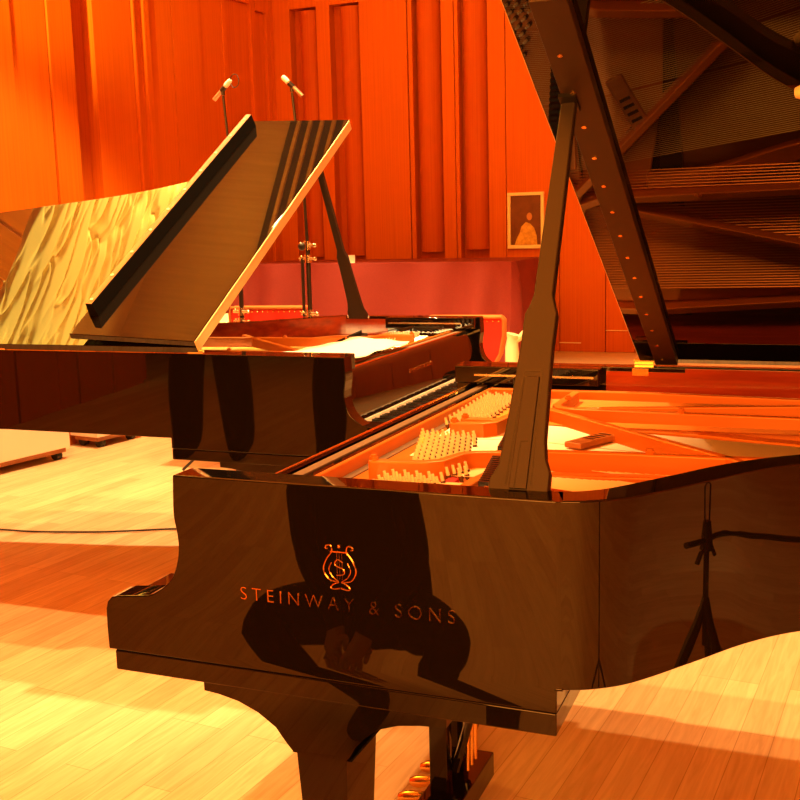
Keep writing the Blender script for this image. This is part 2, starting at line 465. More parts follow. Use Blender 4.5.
    # ---- hinges on the bass side
    for x in (.535, 1.35, 2.1):
        m_ = MB(); m_.box(x - .026, x + .026, W - .004, W + .004, .986, 1.0).tube([(x - .028, W + .004, .992), (x + .028, W + .004, .992)], .007, 10)
        ho = m_.build('hinge', M['brass'], P)
        m_ = MB(); m_.box(x - .022, x + .022, W - .0665, W - .0605, .962, .981); m_.build('hinge_leaf', M['brass'], ho)
    # ---- lid (origin on the hinge line, closed = pointing to -y)
    xh = .523; TH = .024
    ov = offset_path(BC, -.014)
    outl = [Vector((xh, -.014)), Vector((.655, -.014))] + [p for p in ov if p.x > .67] + [Vector((2.42, W + .010)), Vector((xh, W + .010))]
    m_ = MB(); m_.prism([(p.x, p.y - W, 0) for p in outl], (0, 0, TH))
    lid = m_.build('lid', M['lacquer_lid'], P, loc=(0, W, .994), bevel=.009, seg=4)
    m_ = MB(); m_.box(.572, .632, -1.556, -.03, -.022, -.0005); bt = m_.build('lid_batten', M['batten'], lid, bevel=.002)
    plabel(bt, 'brown batten with a row of screws under the lid')
    for k in range(14):
        y = -.07 - k * .104
        q = MB(); q.tube([(.594, y, -.0235), (.594, y, -.0215)], .0045, 10); q.build('screw', M['brass'], lid)
    # front flap folded back on top of the lid; built around its hinge line
    phi = math.radians(3.0)
    ph_ = MB(); ph_.box(xh - .0035, xh - .0005, -W - .012, .008, .006, TH + .022); ph_.build('piano_hinge', M['hinge'], lid)
    fl = MB(); fl.box(0, .488, -W - .014, .010, 0, .022)
    flap = fl.build('lid_flap', M['lacquer_lid'], lid, loc=(xh, 0, TH + .003), bevel=.003, rot=(0, -phi, 0))
    lp = MB(); lp.prism([(.428, -W + .03, .0215), (.466, -W + .03, .0215), (.462, -W + .03, .074), (.436, -W + .03, .074)], (0, W - .125, 0))
    lip = lp.build('flap_lip', M['matte'], lid, loc=(xh, 0, TH + .003), rot=(0, -phi, 0), bevel=.002)
    lt = MB(); lt.box(.437, .461, -W + .031, -.096, .0738, .0755); lt.build('lip_edge', M['wood_brown'], lid, loc=(xh, 0, TH + .003), rot=(0, -phi, 0))
    for k in range(10):
        y = -W + .08 + k * .15
        q = MB(); q.tube([(.449, y, .0752), (.449, y, .078)], .006, 10); q.build('lip_button', M['cream'], lid, loc=(xh, 0, TH + .003), rot=(0, -phi, 0))
    for y in (-.14, -.6, -1.05):
        q = MB(); q.box(.37, .40, y - .015, y + .015, TH, TH + .024 + .0), q.build('rubber_bumper', M['button'], lid, loc=(xh, 0, 0))
    # ---- prop stick (origin at its foot, up = +z, later leaned towards the hinge side)
    prof = [(-.047, .0), (-.0475, .012), (-.0465, .022), (-.036, .045), (-.033, .09), (-.029, .18), (-.0265, .25), (-.0265, .308), (-.020, .325), (-.016, .345), (-.015, .50), (-.0125, .722)]
    right = [(.0125, .722), (.015, .50), (.016, .345), (.020, .33), (.0265, .310), (.0265, .25), (.029, .18), (.033, .09), (.038, .058), (.0465, .036), (.047, .022), (.047, 0)]
    m_ = MB(); m_.prism([(x, -.010, z) for x, z in prof + right], (0, .020, 0))
    prop = m_.build('lid_prop', M['satin'], P, loc=(.583, .058, .976), bevel=.003)
    sp = MB(); sp.prism([(x, -.0135, z) for x, z in [(-.014, .006), (-.0115, .195), (.0125, .195), (.014, .006)]], (0, .005, 0)); sp.build('short_prop', M['satin'], prop, bevel=.0015)
    sp = MB()
    for s_ in (-1, 1): sp.prism([(s_ * .021, -.0106, .012), (s_ * .0155, -.0106, .205), (s_ * .0133, -.0106, .205), (s_ * .0185, -.0106, .012)], (0, .002, 0))
    sp.prism([(-.0155, -.0106, .205), (.0155, -.0106, .205), (.0155, -.0106, .208), (-.0155, -.0106, .208)], (0, .002, 0))
    sp.prism([(-.006, -.0141, .006), (-.005, -.0141, .085), (.008, -.0141, .085), (.008, -.0141, .083), (-.0035, -.0141, .083), (-.0045, -.0141, .006)], (0, .002, 0))
    sp.build('inlay_groove', M['black'], prop)
    hb = MB(); hb.tube([(-.055, 0, .004), (.055, 0, .004)], .006, 10); hb.build('prop_pivot', M['steel'], prop)
    cup = MB(); cup.box(.569, .599, -1.318, -1.272, -.029, -.0215); cu_ = cup.build('prop_cup', M['black'], lid)
    return P

piano = make_piano()
def pose(P, lid_deg):
    lid = next(c for c in P.children if c.name.startswith('lid') and not c.name.startswith('lid_prop'))
    prop = next(c for c in P.children if c.name.startswith('lid_prop'))
    a = math.radians(lid_deg); lid.rotation_euler = (-a, 0, 0)
    # the prop leans 29 degrees towards the hinge side, its tip just under the batten
    th = math.radians(29.5); lo, hi = .5, 1.0
    for _ in range(40):
        L_ = (lo + hi) / 2; y = prop.location.y + L_ * math.sin(th); z = prop.location.z + L_ * math.cos(th)
        zl = lid.location.z + (W - y) * math.tan(a) - .026 / math.cos(a)
        if z < zl: lo = L_
        else: hi = L_
    prop.rotation_euler = (-th, 0, 0); prop.scale = (1, 1, lo / .722)

pian2 = copy_tree(piano)
pian2.location = (-.4025 + .0148 * 0, 1.5629, 0)
# back piano: turned end for end (its bass side faces the camera)
th2 = .0148
pian2.rotation_euler = (0, 0, PI + th2)
# its local point (0, W) must sit at the measured near corner
off = Matrix.Rotation(PI + th2, 3, 'Z') @ Vector((0, W, 0))
pian2.location = (-.4025 - off.x, 1.5640 - off.y, 0)
for c in list(piano.children):
    if c.get('treble'):
        for g in list(c.children): bpy.data.objects.remove(g)
        bpy.data.objects.remove(c)
for c in pian2.children:
    if 'treble' in c: del c['treble']
pose(piano, 28.4); pose(pian2, 31.4)
tag(piano, 'black grand piano in the foreground with gold lettering on its glossy side', 'piano')
tag(pian2, 'black grand piano standing behind, lid raised and golden reflections on top of it', 'piano')

# side lettering and lyre emblem of the front piano
full = text_mesh('side_lettering', 'STEINWAY & SONS', M['letter'], piano, .376, .0215, (.121, -.0005, .7795), ((1, 0, 0), (0, 0, 1), (0, -1, 0)), 1.5, thin=-.018)
xs = sorted(v.co.x for v in full.data.vertices)
gaps = sorted(sorted(((b - a, (a + b) / 2) for a, b in zip(xs, xs[1:])), reverse=True)[:2], key=lambda g: g[1])
cuts = [-9] + [g[1] for g in gaps] + [9]
for a, b in zip(cuts, cuts[1:]):
    bm = bmesh.new(); bm.from_mesh(full.data)
    bmesh.ops.delete(bm, geom=[v for v in bm.verts if not a < v.co.x < b], context='VERTS')
    me = bpy.data.meshes.new('lettering'); bm.to_mesh(me); bm.free(); me.materials.append(M['letter'])
    o = bpy.data.objects.new('lettering', me); COL.objects.link(o); o.parent = piano
bpy.data.objects.remove(full)
em = MB(); cx, zb = .3045, .815
def arc(pts, r): em.tube([(cx + p[0], -.0002, zb + p[1]) for p in spline(pts, 6)], r, 6)
for s in (-1, 1):
    arc([(s * .004, .012), (s * .020, .016), (s * .0285, .032), (s * .022, .050), (s * .013, .062), (s * .015, .072), (s * .0225, .0715)], .0011)
    arc([(s * .0225, .0715), (s * .024, .067), (s * .020, .066)], .0010)
    arc([(s * .003, .013), (s * .013, .020), (s * .019, .032), (s * .014, .044)], .0008)
    arc([(s * .001, .002), (s * .012, .000), (s * .017, .003), (s * .008, .010), (s * .002, .012)], .0012)
for k in (-1, 0, 1): em.tube([(cx + k * .0045, -.0002, zb + .016), (cx + k * .0045, -.0002, zb + .060)], .0006, 5)
em.tube([(cx - .016, -.0002, zb + .0615), (cx + .016, -.0002, zb + .0615)], .0013, 5)
em.ball((cx, -.0002, zb + .071), .0032)
arc([(.006, .045), (-.004, .049), (-.008, .040), (.006, .034), (.007, .026), (-.006, .023)], .001)
em.build('lyre_emblem', M['letter'], piano)
# flatten the emblem so it lies as inlay on the side
for v in piano.children[-1].data.vertices: v.co.y = v.co.y * .35 - .0002

# ================================================================= ROOM
ZR2 = .40; YW = 6.70; XC = -3.328
f = MB(); f.box(-7, 7, -7.5, YW, -.06, 0); struct(f.build('floor', M['floor'], smooth=False))
r = MB(); r.box(-3.30, 5.6, 5.05, YW - .002, .002, ZR2, 0); o = r.build('floor_riser', M['riser_top'], smooth=False); struct(o)
# back wall: backing plane, proud pilasters, half-round columns in the bays
HB = 3.17; HT = 5.2
def wall_panel(name, boxes, mat, cols=()):
    m = MB()
    for b in boxes: m.box(*b)
    return struct(m.build(name, mat, bevel=.004, seg=1))
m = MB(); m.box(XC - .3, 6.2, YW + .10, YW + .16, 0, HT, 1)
pil = [(XC, -3.175), (-2.935, -2.815), (-2.555, -2.150), (-2.142, -2.105), (-1.865, -1.762), (-1.757, -1.725), (-1.49, -1.352), (-1.347, -.930), (-.926, -.575), (-.570, -.35)]
x = -.346
while x < 6.1:
    pil.append((x, x + .35)); x += .355
for a, b in pil: m.box(a, b, YW, YW + .10, ZR2 if a > -3.3 else 0, HT)
for a, b in ((-3.175, -2.935), (-2.815, -2.555), (-2.105, -1.865), (-1.725, -1.49)): 
    m.box(a, b, YW, YW + .10, HB, HT); m.box(a, b, YW, YW + .10, ZR2, 1.12)
struct(m.build('wall_back', [M['wall'], M['wall_dark']], bevel=.003, seg=1))
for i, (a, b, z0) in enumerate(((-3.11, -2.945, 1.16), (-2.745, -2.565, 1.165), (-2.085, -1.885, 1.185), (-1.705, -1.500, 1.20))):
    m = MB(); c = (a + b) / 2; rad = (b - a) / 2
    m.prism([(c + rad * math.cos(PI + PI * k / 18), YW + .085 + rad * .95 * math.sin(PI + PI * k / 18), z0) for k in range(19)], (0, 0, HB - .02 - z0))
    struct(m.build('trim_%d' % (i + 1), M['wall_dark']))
m = MB(); m.box(-.930, -.76, YW - .006, YW, ZR2 + .065, ZR2 + .072).box(-.57, -.2, YW - .006, YW, ZR2 + .165, ZR2 + .17)
struct(m.build('baseboard_back', M['cream']))
# left wall, leaning a little outwards in plan: local x = distance from the corner
LW = empty('wall_left'); struct(LW); LW.location = (XC, YW, 0)
LW.rotation_euler = (0, 0, math.atan2(-1, -.14))
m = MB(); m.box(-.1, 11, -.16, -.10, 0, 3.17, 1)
def lw(a, b, d=.0, z0=0, z1=3.18, mi=0): m.box(a, b, -.10, d, z0, z1, mi)
H_ = 4.5
lw(-.05, .04, 0, 0, H_); lw(.045, .095, 0, 0, H_); lw(.095, .235, -.03, 0, 3.14); lw(.095, .235, 0, 3.14, H_); lw(.24, .30, 0, 0, H_); lw(.30, .60, -.03, 0, 3.18); lw(.30, .60, 0, 3.18, H_); lw(.605, .66, 0, 0, H_); lw(.66, .925, -.012, 0, H_); lw(.93, 1.245, 0, 0, H_); lw(1.25, 1.50, 0, 0, 3.18); lw(1.505, 1.56, .02); lw(1.56, 1.64, -.015)
lw(1.645, 1.665, .02); lw(1.67, 2.035); lw(2.235, 2.44, .015); lw(2.445, 2.73, .0); lw(2.735, 3.1, .015)
x = 3.105
while x < 10.5:
    lw(x, x + .30, .015 * (int(x * 10) % 2)); x += .305
m.build('wall_panelling', [M['wall'], M['wall_dark']], LW, bevel=.003, seg=1)['kind'] = 'structure'
# cream relief plaster band above the panelling
bm = bmesh.new(); nx, nz = 700, 200; grid = []
for j in range(nz + 1):
    row = []
    for i in range(nx + 1):
        x = 1.30 + i / nx * 5.4; z = 3.18 + j / nz * 1.36
        u_ = -.998 * x - .05 * z; v_ = -.05 * x + .998 * z
        w_ = .35 * noise.noise(Vector((u_ * 1.3, v_ * 1.3, 9.)))
        a = noise.noise(Vector((u_ * 1.3, v_ * 7 + w_ * 2, .3))); b = noise.noise(Vector((u_ * 2.2 + 7, v_ * 15 + w_ * 2, 1.7)))
        c = noise.noise(Vector((u_ * .8 + 3, v_ * 1.4, 4.)))
        g_ = math.exp(-(a / .085) ** 2) * .075 * max(0, .45 + 1.4 * c) + math.exp(-(b / .12) ** 2) * .035 * max(0, .6 - c)
        d = .035 - g_ + .02 * c
        row.append(bm.verts.new((x, -.02 + d * min(1, j / 5), z)))
    grid.append(row)
for j in range(nz):
    for i in range(nx): bm.faces.new((grid[j][i], grid[j][i + 1], grid[j + 1][i + 1], grid[j + 1][i]))
q = MB(); q.bm.free(); q.bm = bm; pw = q.build('trim_relief', M['plaster'], None); pw.parent = LW; pw['kind'] = 'structure'
m = MB(); m.box(-.2, 10, -.16, -.06, 4.5, HT); m.build('upper_panelling', M['ceil'], LW)['kind'] = 'structure'
m = MB(); m.box(-7, 7, -7.5, YW + .2, HT, HT + .1)
cm = m.build('ceiling', M['ceil'], smooth=False); struct(cm)
m = MB(); m.box(-2.93, -.6, 2.4, YW - .01, 5.165, HT, 0)
for k in range(14): m.box(-2.86 + k * .10, -2.832 + k * .10, 2.5, YW - .02, 5.14, 5.166, 1)
struct(m.build('trim_ceiling', [M['hall'], M['ceil']]))
m = MB(); m.box(6.2, 6.3, -7.5, YW + .2, 0, HT); struct(m.build('wall_right', M['wall'], smooth=False))
m = MB(); m.box(-7, 7, -7.6, -7.5, 0, HT); struct(m.build('wall_front', M['hall'], smooth=False))

# ================================================================= FURNITURE BEHIND
# wheeled platforms by the left wall
def platform(loc, rz, sx, sy, h, label):
    P = empty('wheeled_platform', loc, rz); tag(P, label, 'platform', None)
    m = MB(); m.box(-sx, 0, -sy, 0, .075, h); m.build('deck', M['white_panel'], P, bevel=.004)
    m = MB(); m.box(-sx + .02, -.02, -sy + .02, -.02, .045, .076); m.build('underframe', M['wood_brown'], P)
    for px, py in ((-.05, -.07), (-.05, -sy + .07), (-sx + .05, -.07), (-sx + .05, -sy + .07)):
        c = MB(); c.tube([(px, py - .02, .03), (px, py + .02, .03)], .03, 16); c.build('wheel', M['rubber'], P)
    return P
platform((-3.395, 3.88, 0), math.radians(-10), .24, 1.75, .42, 'low white wheeled platform at the left edge, the nearer and larger one')
platform((-3.345, 4.58, 0), math.radians(-8), .25, .42, .40, 'small white wheeled platform behind the larger one by the left wall')

# table with cloth
tx0, tx1, ty0, ty1, tz = -3.10, -.95, 5.42, 6.34, 1.145
T = empty('long_table', ((tx0 + tx1) / 2, (ty0 + ty1) / 2, ZR2)); tag(T, 'long table hidden under a red cloth before the back wall', 'table')
m = MB(); m.box(-1.06, 1.06, -.44, .44, .705, .735); m.build('tabletop', M['wood_brown'], T)
for sx in (-1, 1):
    for sy in (-1, 1):
        m = MB(); m.box(sx * .98 - .025, sx * .98 + .025, sy * .36 - .025, sy * .36 + .025, 0, .705); m.build('leg', M['wood_brown'], T)
bm = bmesh.new()
N = 220; per = []
Lx, Ly = tx1 - tx0, ty1 - ty0
def around(s):
    """rounded rectangle perimeter"""
    tot = 2 * (Lx + Ly); d = s * tot
    if d < Lx: return Vector((tx0 + d, ty0)), Vector((0, -1))
    d -= Lx
    if d < Ly: return Vector((tx1, ty0 + d)), Vector((1, 0))
    d -= Ly
    if d < Lx: return Vector((tx1 - d, ty1)), Vector((0, 1))
    d -= Lx
    return Vector((tx0, ty1 - d)), Vector((-1, 0))
rows = 12; ring = []
for j in range(rows + 1):
    r_ = []
    for i in range(N):
        p, n_ = around(i / N); h = j / rows
        s = i / N * 2 * (Lx + Ly)
        dc = min(abs(s - Lx), abs(s - Lx - Ly), abs(s), abs(s - 2 * (Lx + Ly)), abs(s - 2 * Lx - Ly))
        amp = (.040 + .020 * math.exp(-(dc / .35) ** 2)) * h ** .45
        wv = math.sin(s * 14 + 2.2 * math.sin(s * 3.1) + h * 1.5) * amp + .012 * h + .02 * math.exp(-(dc / .2) ** 2) * h
        wv += .02 * h * noise.noise(Vector((s * 2.5, h * 2, 0)))
        q_ = p + n_ * wv
        r_.append(bm.verts.new((q_.x, q_.y, tz - .004 - h * .70 if j else tz)))
    ring.append(r_)
for a, b in zip(ring, ring[1:]):
    for i in range(N): bm.faces.new((a[i], a[(i + 1) % N], b[(i + 1) % N], b[i]))
bm.faces.new(ring[0])
q = MB(); q.bm.free(); q.bm = bm
tag(q.build('tablecloth', M['cloth'], ang=60), 'red cloth draped over the long table before the orange wall', 'tablecloth')
m = MB(); m.prism([(-.035, -.03, 0), (.035, -.03, 0), (.035, .03, 0), (-.035, .03, 0)], (0, 0, .0015)).prism([(-.035, .03, .0015), (.035, .03, .0015), (.035, .012, .055), (-.035, .012, .055)], (0, .0015, 0))
o = m.build('folded_card', M['paper'], None, (-2.165, 5.52, tz + .001), rot=(0, 0, .4)); tag(o, 'small white card lying on the front of the red-draped table', 'card')

# chairs
def chair(loc, rz, label, arched):
    P = empty('upholstered_chair', loc, rz); tag(P, label, 'chair', None)
    m = MB(); m.box(-.24, .24, -.23, .23, .40, .47); m.build('seat', M['uphol'], P, bevel=.03, seg=4)
    for sx in (-1, 1):
        for sy in (-1, 1):
            m = MB(); m.tube([(sx * .20, sy * .19, .40), (sx * .205, sy * .20, 0)], [.024, .015], 10); m.build('leg', M['gilt'], P)
    if arched:
        pr = [(-.20, .90), (.20, .90), (.215, .885), (.215, .80), (.195, .70), (.14, .60), (.05, .52), (-.05, .52), (-.14, .60), (-.195, .70), (-.215, .80), (-.215, .885)]
    else:
        pr = [(-.22, .965), (.22, .965), (.23, .93), (.225, .55), (-.225, .55), (-.23, .90)]
    m = MB(); m.prism([(x, .215, z) for x, z in pr], (0, .05, 0)); b = m.build('backrest', M['uphol'], P, bevel=.008)
    m = MB(); m.tube([(x, .213, z) for x, z in pr + pr[:1]], .0085, 8); m.tube([(x, .267, z) for x, z in pr + pr[:1]], .0085, 8)
    m.build('back_trim', M['gilt'], b)
    for k in range(13):
        x = -.19 + k * .38 / 12; top = max(p[1] for p in pr)
        for y in (.213, .267):
            m = MB(); m.ball((x, y, top - .022), .0055); m.build('stud', M['brass'], b)
    for sx in (-1, 1):
        m = MB(); m.tube([(sx * .20, .22, .42), (sx * .19, .24, .62)], .014, 8); m.build('back_post', M['gilt'], P)
    return P
chair((-1.905, 4.02, .0), PI + .12, 'red upholstered chair with gilt studs beside the tall microphone stand', False)
chair((-.835, 4.25, 0), PI + .10, 'red shield-back chair with gilt edge at the right end of the table', True)

# cream bag behind the front piano
B = empty('paper_bag', (-.885, 5.20, ZR2)); tag(B, 'cream crumpled paper bag standing right of the red chair', 'bag')
m = MB()
m.tube([(0, 0, 0), (0, 0, .10), (-.004, 0, .2), (.002, 0, .255), (.01, 0, .285)], [.045, .048, .043, .036, .048], 14); m.build('body', M['cream'], B)
m = MB(); m.tube([(.012, 0, .235), (.05, 0, .262), (.085, 0, .295)], [.016, .02, .024], 12); m.build('spout', M['cream'], B)

# framed picture (generic stand-in)
F_ = empty('framed_picture', (-1.19, YW - .002, 1.20)); tag(F_, 'framed portrait hanging on the orange wall above the table', 'picture')
m = MB()
for b in ((-.145, .145, .405, .43), (-.145, .145, 0, .028), (-.145, -.120, .028, .405), (.120, .145, .028, .405)): m.box(b[0], b[1], -.028, 0, b[2], b[3])
m.build('frame', M['cream'], F_, bevel=.004)
m = MB(); m.box(-.121, .121, -.012, -.004, .027, .406)
def art():
    mt, nt, b = new_mat('art'); L = nt.links.new
    tc = nt.nodes.new('ShaderNodeTexCoord'); nz = nt.nodes.new('ShaderNodeTexNoise'); nz.inputs['Scale'].default_value = 14; nz.inputs['Detail'].default_value = 4
    cr = nt.nodes.new('ShaderNodeValToRGB'); cr.color_ramp.elements[0].color = (.05, .008, .002, 1); cr.color_ramp.elements[1].color = (.22, .06, .01, 1)
    L(tc.outputs['Object'], nz.inputs['Vector']); L(nz.outputs['Fac'], cr.inputs['Fac']); L(cr.outputs['Color'], b.inputs['Base Color']); setp(b, Roughness=.5); return mt
m.build('canvas', art(), F_)
m = MB(); m.prism([(x, -.0125, z) for x, z in [(-.09, .03), (-.075, .075), (-.05, .12), (-.035, .17), (.0, .205), (.035, .19), (.065, .16), (.085, .10), (.09, .03)]], (0, -.001, 0))
m.build('painted_dress', grainy('ochre_paint', (.45, .22, .03), (.75, .45, .08), (9, 9, 9), .5, 4), F_)
m = MB(); m.ball((.028, -.012, .245), .026, sz=(.85, .06, 1.15)); m.build('painted_head', plain('painted_face', (.50, .22, .08), .5), F_)

# music stand with a score behind the far rim
P = empty('music_stand', (-2.36, 3.95, 0)); tag(P, 'low music stand behind the rear piano, left of the red chair', 'music stand')
for k in range(3):
    a = k * 2.09; m = MB(); m.tube([(0, 0, .18), (.24 * math.cos(a), .24 * math.sin(a), .01)], .009, 8); m.build('leg', M['stand'], P)
m = MB(); m.tube([(0, 0, .06), (0, 0, .84)], .011, 10); m.build('pole', M['stand'], P)
m = MB(); m.prism([(-.24, -.16, .845), (.24, -.16, .845), (.24, .16, .885), (-.24, .16, .885)], (0, 0, .006)); m.build('desk', M['stand'], P)
m = MB(); m.prism([(-.22, -.15, .853), (.22, -.15, .853), (.22, .16, .893), (-.22, .16, .893)], (0, 0, .006))
o = m.build('open_score', M['cream'], None, (-2.36, 3.95, .002)); tag(o, 'cream score lying open on the low music stand', 'score')

# white sheets lying inside the back piano
def upt(u, v, z):
    return Vector((-.4025 - math.cos(th2) * u - math.sin(th2) * v, 1.564 - math.sin(th2) * u + math.cos(th2) * v, z))
bm = bmesh.new(); G = []
c4 = [(.41, .10), (.075, .10), (.07, .80), (.37, .90)]
for j in range(21):
    row = []
    for i in range(13):
        s, t = i / 12, j / 20
        u = (c4[0][0] * (1 - s) + c4[1][0] * s) * (1 - t) + (c4[3][0] * (1 - s) + c4[2][0] * s) * t
        v = (c4[0][1] * (1 - s) + c4[1][1] * s) * (1 - t) + (c4[3][1] * (1 - s) + c4[2][1] * s) * t
        z = .948 + .010 * math.sin(t * 9) * math.sin(s * 3) + .012 * noise.noise(Vector((s * 3, t * 5, 0)))
        row.append(bm.verts.new(upt(u + .006 * math.sin(t * 14), v, z)))
    G.append(row)
for j in range(20):
    for i in range(12): bm.faces.new((G[j][i], G[j][i + 1], G[j + 1][i + 1], G[j + 1][i]))
q = MB(); q.bm.free(); q.bm = bm; o = q.build('sheet_music', M['paper'])
sm = o.modifiers.new('solid', 'SOLIDIFY'); sm.thickness = .002
tag(o, 'large white sheets of music spread over the strings of the rear piano', 'sheet music')

# yellow pencil on the front plate
P = empty('pencil', (.180, .70, .9005), math.radians(104)); tag(P, 'short yellow pencil lying beside the tuning pins of the front piano', 'pencil')
m = MB(); m.tube([(-.055, 0, .006), (.055, 0, .006)], .0065, 6); m.build('barrel', M['yellow'], P)
m = MB(); m.tube([(-.055, 0, .006), (-.074, 0, .006)], [.0065, .001], 8); m.build('tip', M['wood_brown'], P)

# small slotted wooden block on the strings
P = empty('wooden_block', (.545, .80, .9075), 1.15); tag(P, 'small brown slotted wooden block lying on the strings, right of the front prop', 'block')
m = MB(); m.box(-.075, .075, -.022, .022, 0, .013); m.build('body', M['wood_brown'], P, bevel=.003)
for k in range(4):
    m = MB(); m.box(-.02 + k * .02, -.012 + k * .02, -.014, .014, .0125, .0138); m.build('slot', M['black'], P)

# cable on the floor
m = MB(); m.tube(spline([(-3.3, 2.34, .008), (-2.95, 2.37, .008), (-2.633, 2.401, .008), (-2.466, 2.416, .008), (-2.32, 2.451, .008), (-2.133, 2.507, .008), (-1.964, 2.584, .008), (-1.812, 2.656, .008), (-1.4, 2.80, .008), (-.6, 3.2, .008)], 6), .0048, 8)
tag(m.build('cable', M['rubber']), 'thin dark cable lying across the bright stage floor', 'cable')

# ================================================================= MICROPHONES
def tripod(P, r=.17, ap=.20):
    for k in range(3):
        a = k * 2.094 + .5; m = MB(); m.tube([(0, 0, ap), (r * math.cos(a), r * math.sin(a), .012)], .010, 8); l = m.build('leg', M['stand'], P)
        m = MB(); m.ball((r * math.cos(a), r * math.sin(a), .014), .014); m.build('foot', M['rubber'], l)
def mic_stand(loc, tip, label, clamps):
    P = empty('microphone_stand', loc); tag(P, label, 'microphone stand')
    tripod(P)
    x, y, z = tip
    m = MB(); m.tube([(0, 0, .10), (0, 0, 1.30)], .0125, 12); m.build('lower_tube', M['stand'], P)
    m = MB(); m.tube([(0, 0, 1.28), (x * .15, y * .15, 1.55), (x, y, z)], [.009, .008, .007], 10); m.build('upper_tube', M['stand'], P)
    for (cz, r) in clamps:
        m = MB(); m.tube([(0, 0, cz - .022), (0, 0, cz + .022)], .021, 12); m.tube([(-.045, -.01, cz), (.045, -.01, cz)], .009, 10); m.ball((.045, -.01, cz), .012); m.ball((-.03, -.018, cz + .01), .009)
        m.build('clamp', M['steel'], P)
    return P
s1 = mic_stand((-1.960, 3.62, 0), (-.038, -.02, 2.095), 'slim black microphone stand behind the rear piano, left of the raised lid edge', [(.955, 1), (.90, 1)])
s2 = mic_stand((-1.545, 3.62, 0), (-.045, -.02, 2.085), 'black microphone stand with clamps between the rear lid and its prop', [(1.305, 1), (1.235, 1), (.945, 1)])
m = MB(); m.tube([(-.030, -.012, .93), (-.028, -.012, 1.24)], .009, 10); m.ball((-.028, -.012, 1.30), .022); m.build('boom_tube', M['stand'], s2)
def mic(loc, d, label, ring=False):
    P = empty('microphone', loc); tag(P, label, 'microphone')
    d = Vector(d).normalized()
    m = MB(); m.tube([d * -.078, d * .026], .0112, 14); m.build('body', M['mic'], P)
    m = MB(); m.tube([d * .026, d * .060, d * .069], [.0135, .0135, .0095], 14); m.build('capsule', M['paper'], P)
    m = MB(); m.tube([d * -.012, d * .020], .0135, 12); m.tube([(0, 0, -.03), (0, 0, 0)], .010, 10); m.build('clip', M['stand'], P)
    if ring:
        m = MB(); c = d * .06 + Vector((.03, 0, 0))
        m.tube([c + Vector((.026 * math.cos(t * PI / 8), 0, .034 * math.sin(t * PI / 8))) for t in range(-7, 10)], .0025, 6); m.build('cable_loop', M['stand'], P)
    return P
mic((-1.997, 3.60, 2.128), (.72, -.1, .58), 'pale pencil microphone on the left of the two stands, pointing up right', True)
mic((-1.590, 3.60, 2.118), (-.62, -.1, .62), 'pale pencil microphone on the right of the two stands, pointing up left')
# small microphone hanging into the back piano
P = empty('hanging_microphone', (-1.93, 3.02, 0)); tag(P, 'small microphone hanging on a thin rod over the far rim of the rear piano', 'microphone')
m = MB(); m.tube([(0, .08, 1.01), (0, .04, 1.02), (0, 0, .995), (.01, -.08, .935)], .0045, 8); m.build('rod', M['steel'], P)
m = MB(); m.ball((.012, -.09, .925), .017); m.build('capsule', M['mic'], P)
m = MB(); m.box(-.018, .018, .055, .10, .986, 1.06); m.build('clamp', M['stand'], P)
# spot microphone over the front piano, boom reaching in from the right
P = empty('boom_stand', (1.75, -.75, 0)); tag(P, 'black boom stand in the bend of the front piano, out at the right edge', 'microphone stand')
tripod(P, .28)
m = MB(); m.tube([(0, 0, .10), (0, 0, 1.62)], .0125, 12); m.build('pole', M['stand'], P)
m = MB(); m.tube([(.20, -.28, 1.65), (0, 0, 1.62), (-.655, 1.125, 1.588)], .0075, 10); m.build('boom', M['stand'], P)
m = MB(); m.ball((.20, -.28, 1.65), .035); m.build('counterweight', M['stand'], P)
P = empty('microphone', (1.012, .43, 1.576)); tag(P, 'round-headed microphone tip just entering at the right edge before the raised lid', 'microphone')
m = MB(); m.tube([(.10, -.06, .012), (.0, 0, .012)], .010, 12); m.build('body', M['stand'], P)
m = MB(); m.tube([(0, 0, .012), (-.05, .02, .010), (-.062, .024, .009)], [.013, .013, .009], 14); m.build('capsule', M['cream'], P)
# low stand with crossbar mirrored in the bent side
P = empty('low_microphone_stand', (1.135, .275, 0)); tag(P, 'low microphone stand with a crossbar, mirrored in the bent side of the front piano', 'microphone stand')
tripod(P, .27, .69)
m = MB(); m.tube([(0, 0, .60), (0, 0, .81)], .008, 10); m.build('pole', M['stand'], P)
m = MB(); m.tube([(-.045, -.055, .806), (.045, .055, .800)], .006, 8); m.build('crossbar', M['stand'], P)
m = MB(); m.tube([(-.026, -.03, .765), (-.018, -.02, .782), (0, 0, .788), (.018, .02, .782), (.026, .03, .765)], .005, 8); m.build('cradle', M['stand'], P)
m = MB(); m.tube([(0, 0, .785), (0, 0, .838)], [.018, .011], 10); m.build('head', M['stand'], P)
m = MB(); m.tube([(-.006, -.008, .83), (-.008, -.010, .905), (0, 0, .912), (.008, .010, .905), (.006, .008, .83)], .0022, 6); m.build('loop', M['stand'], P)

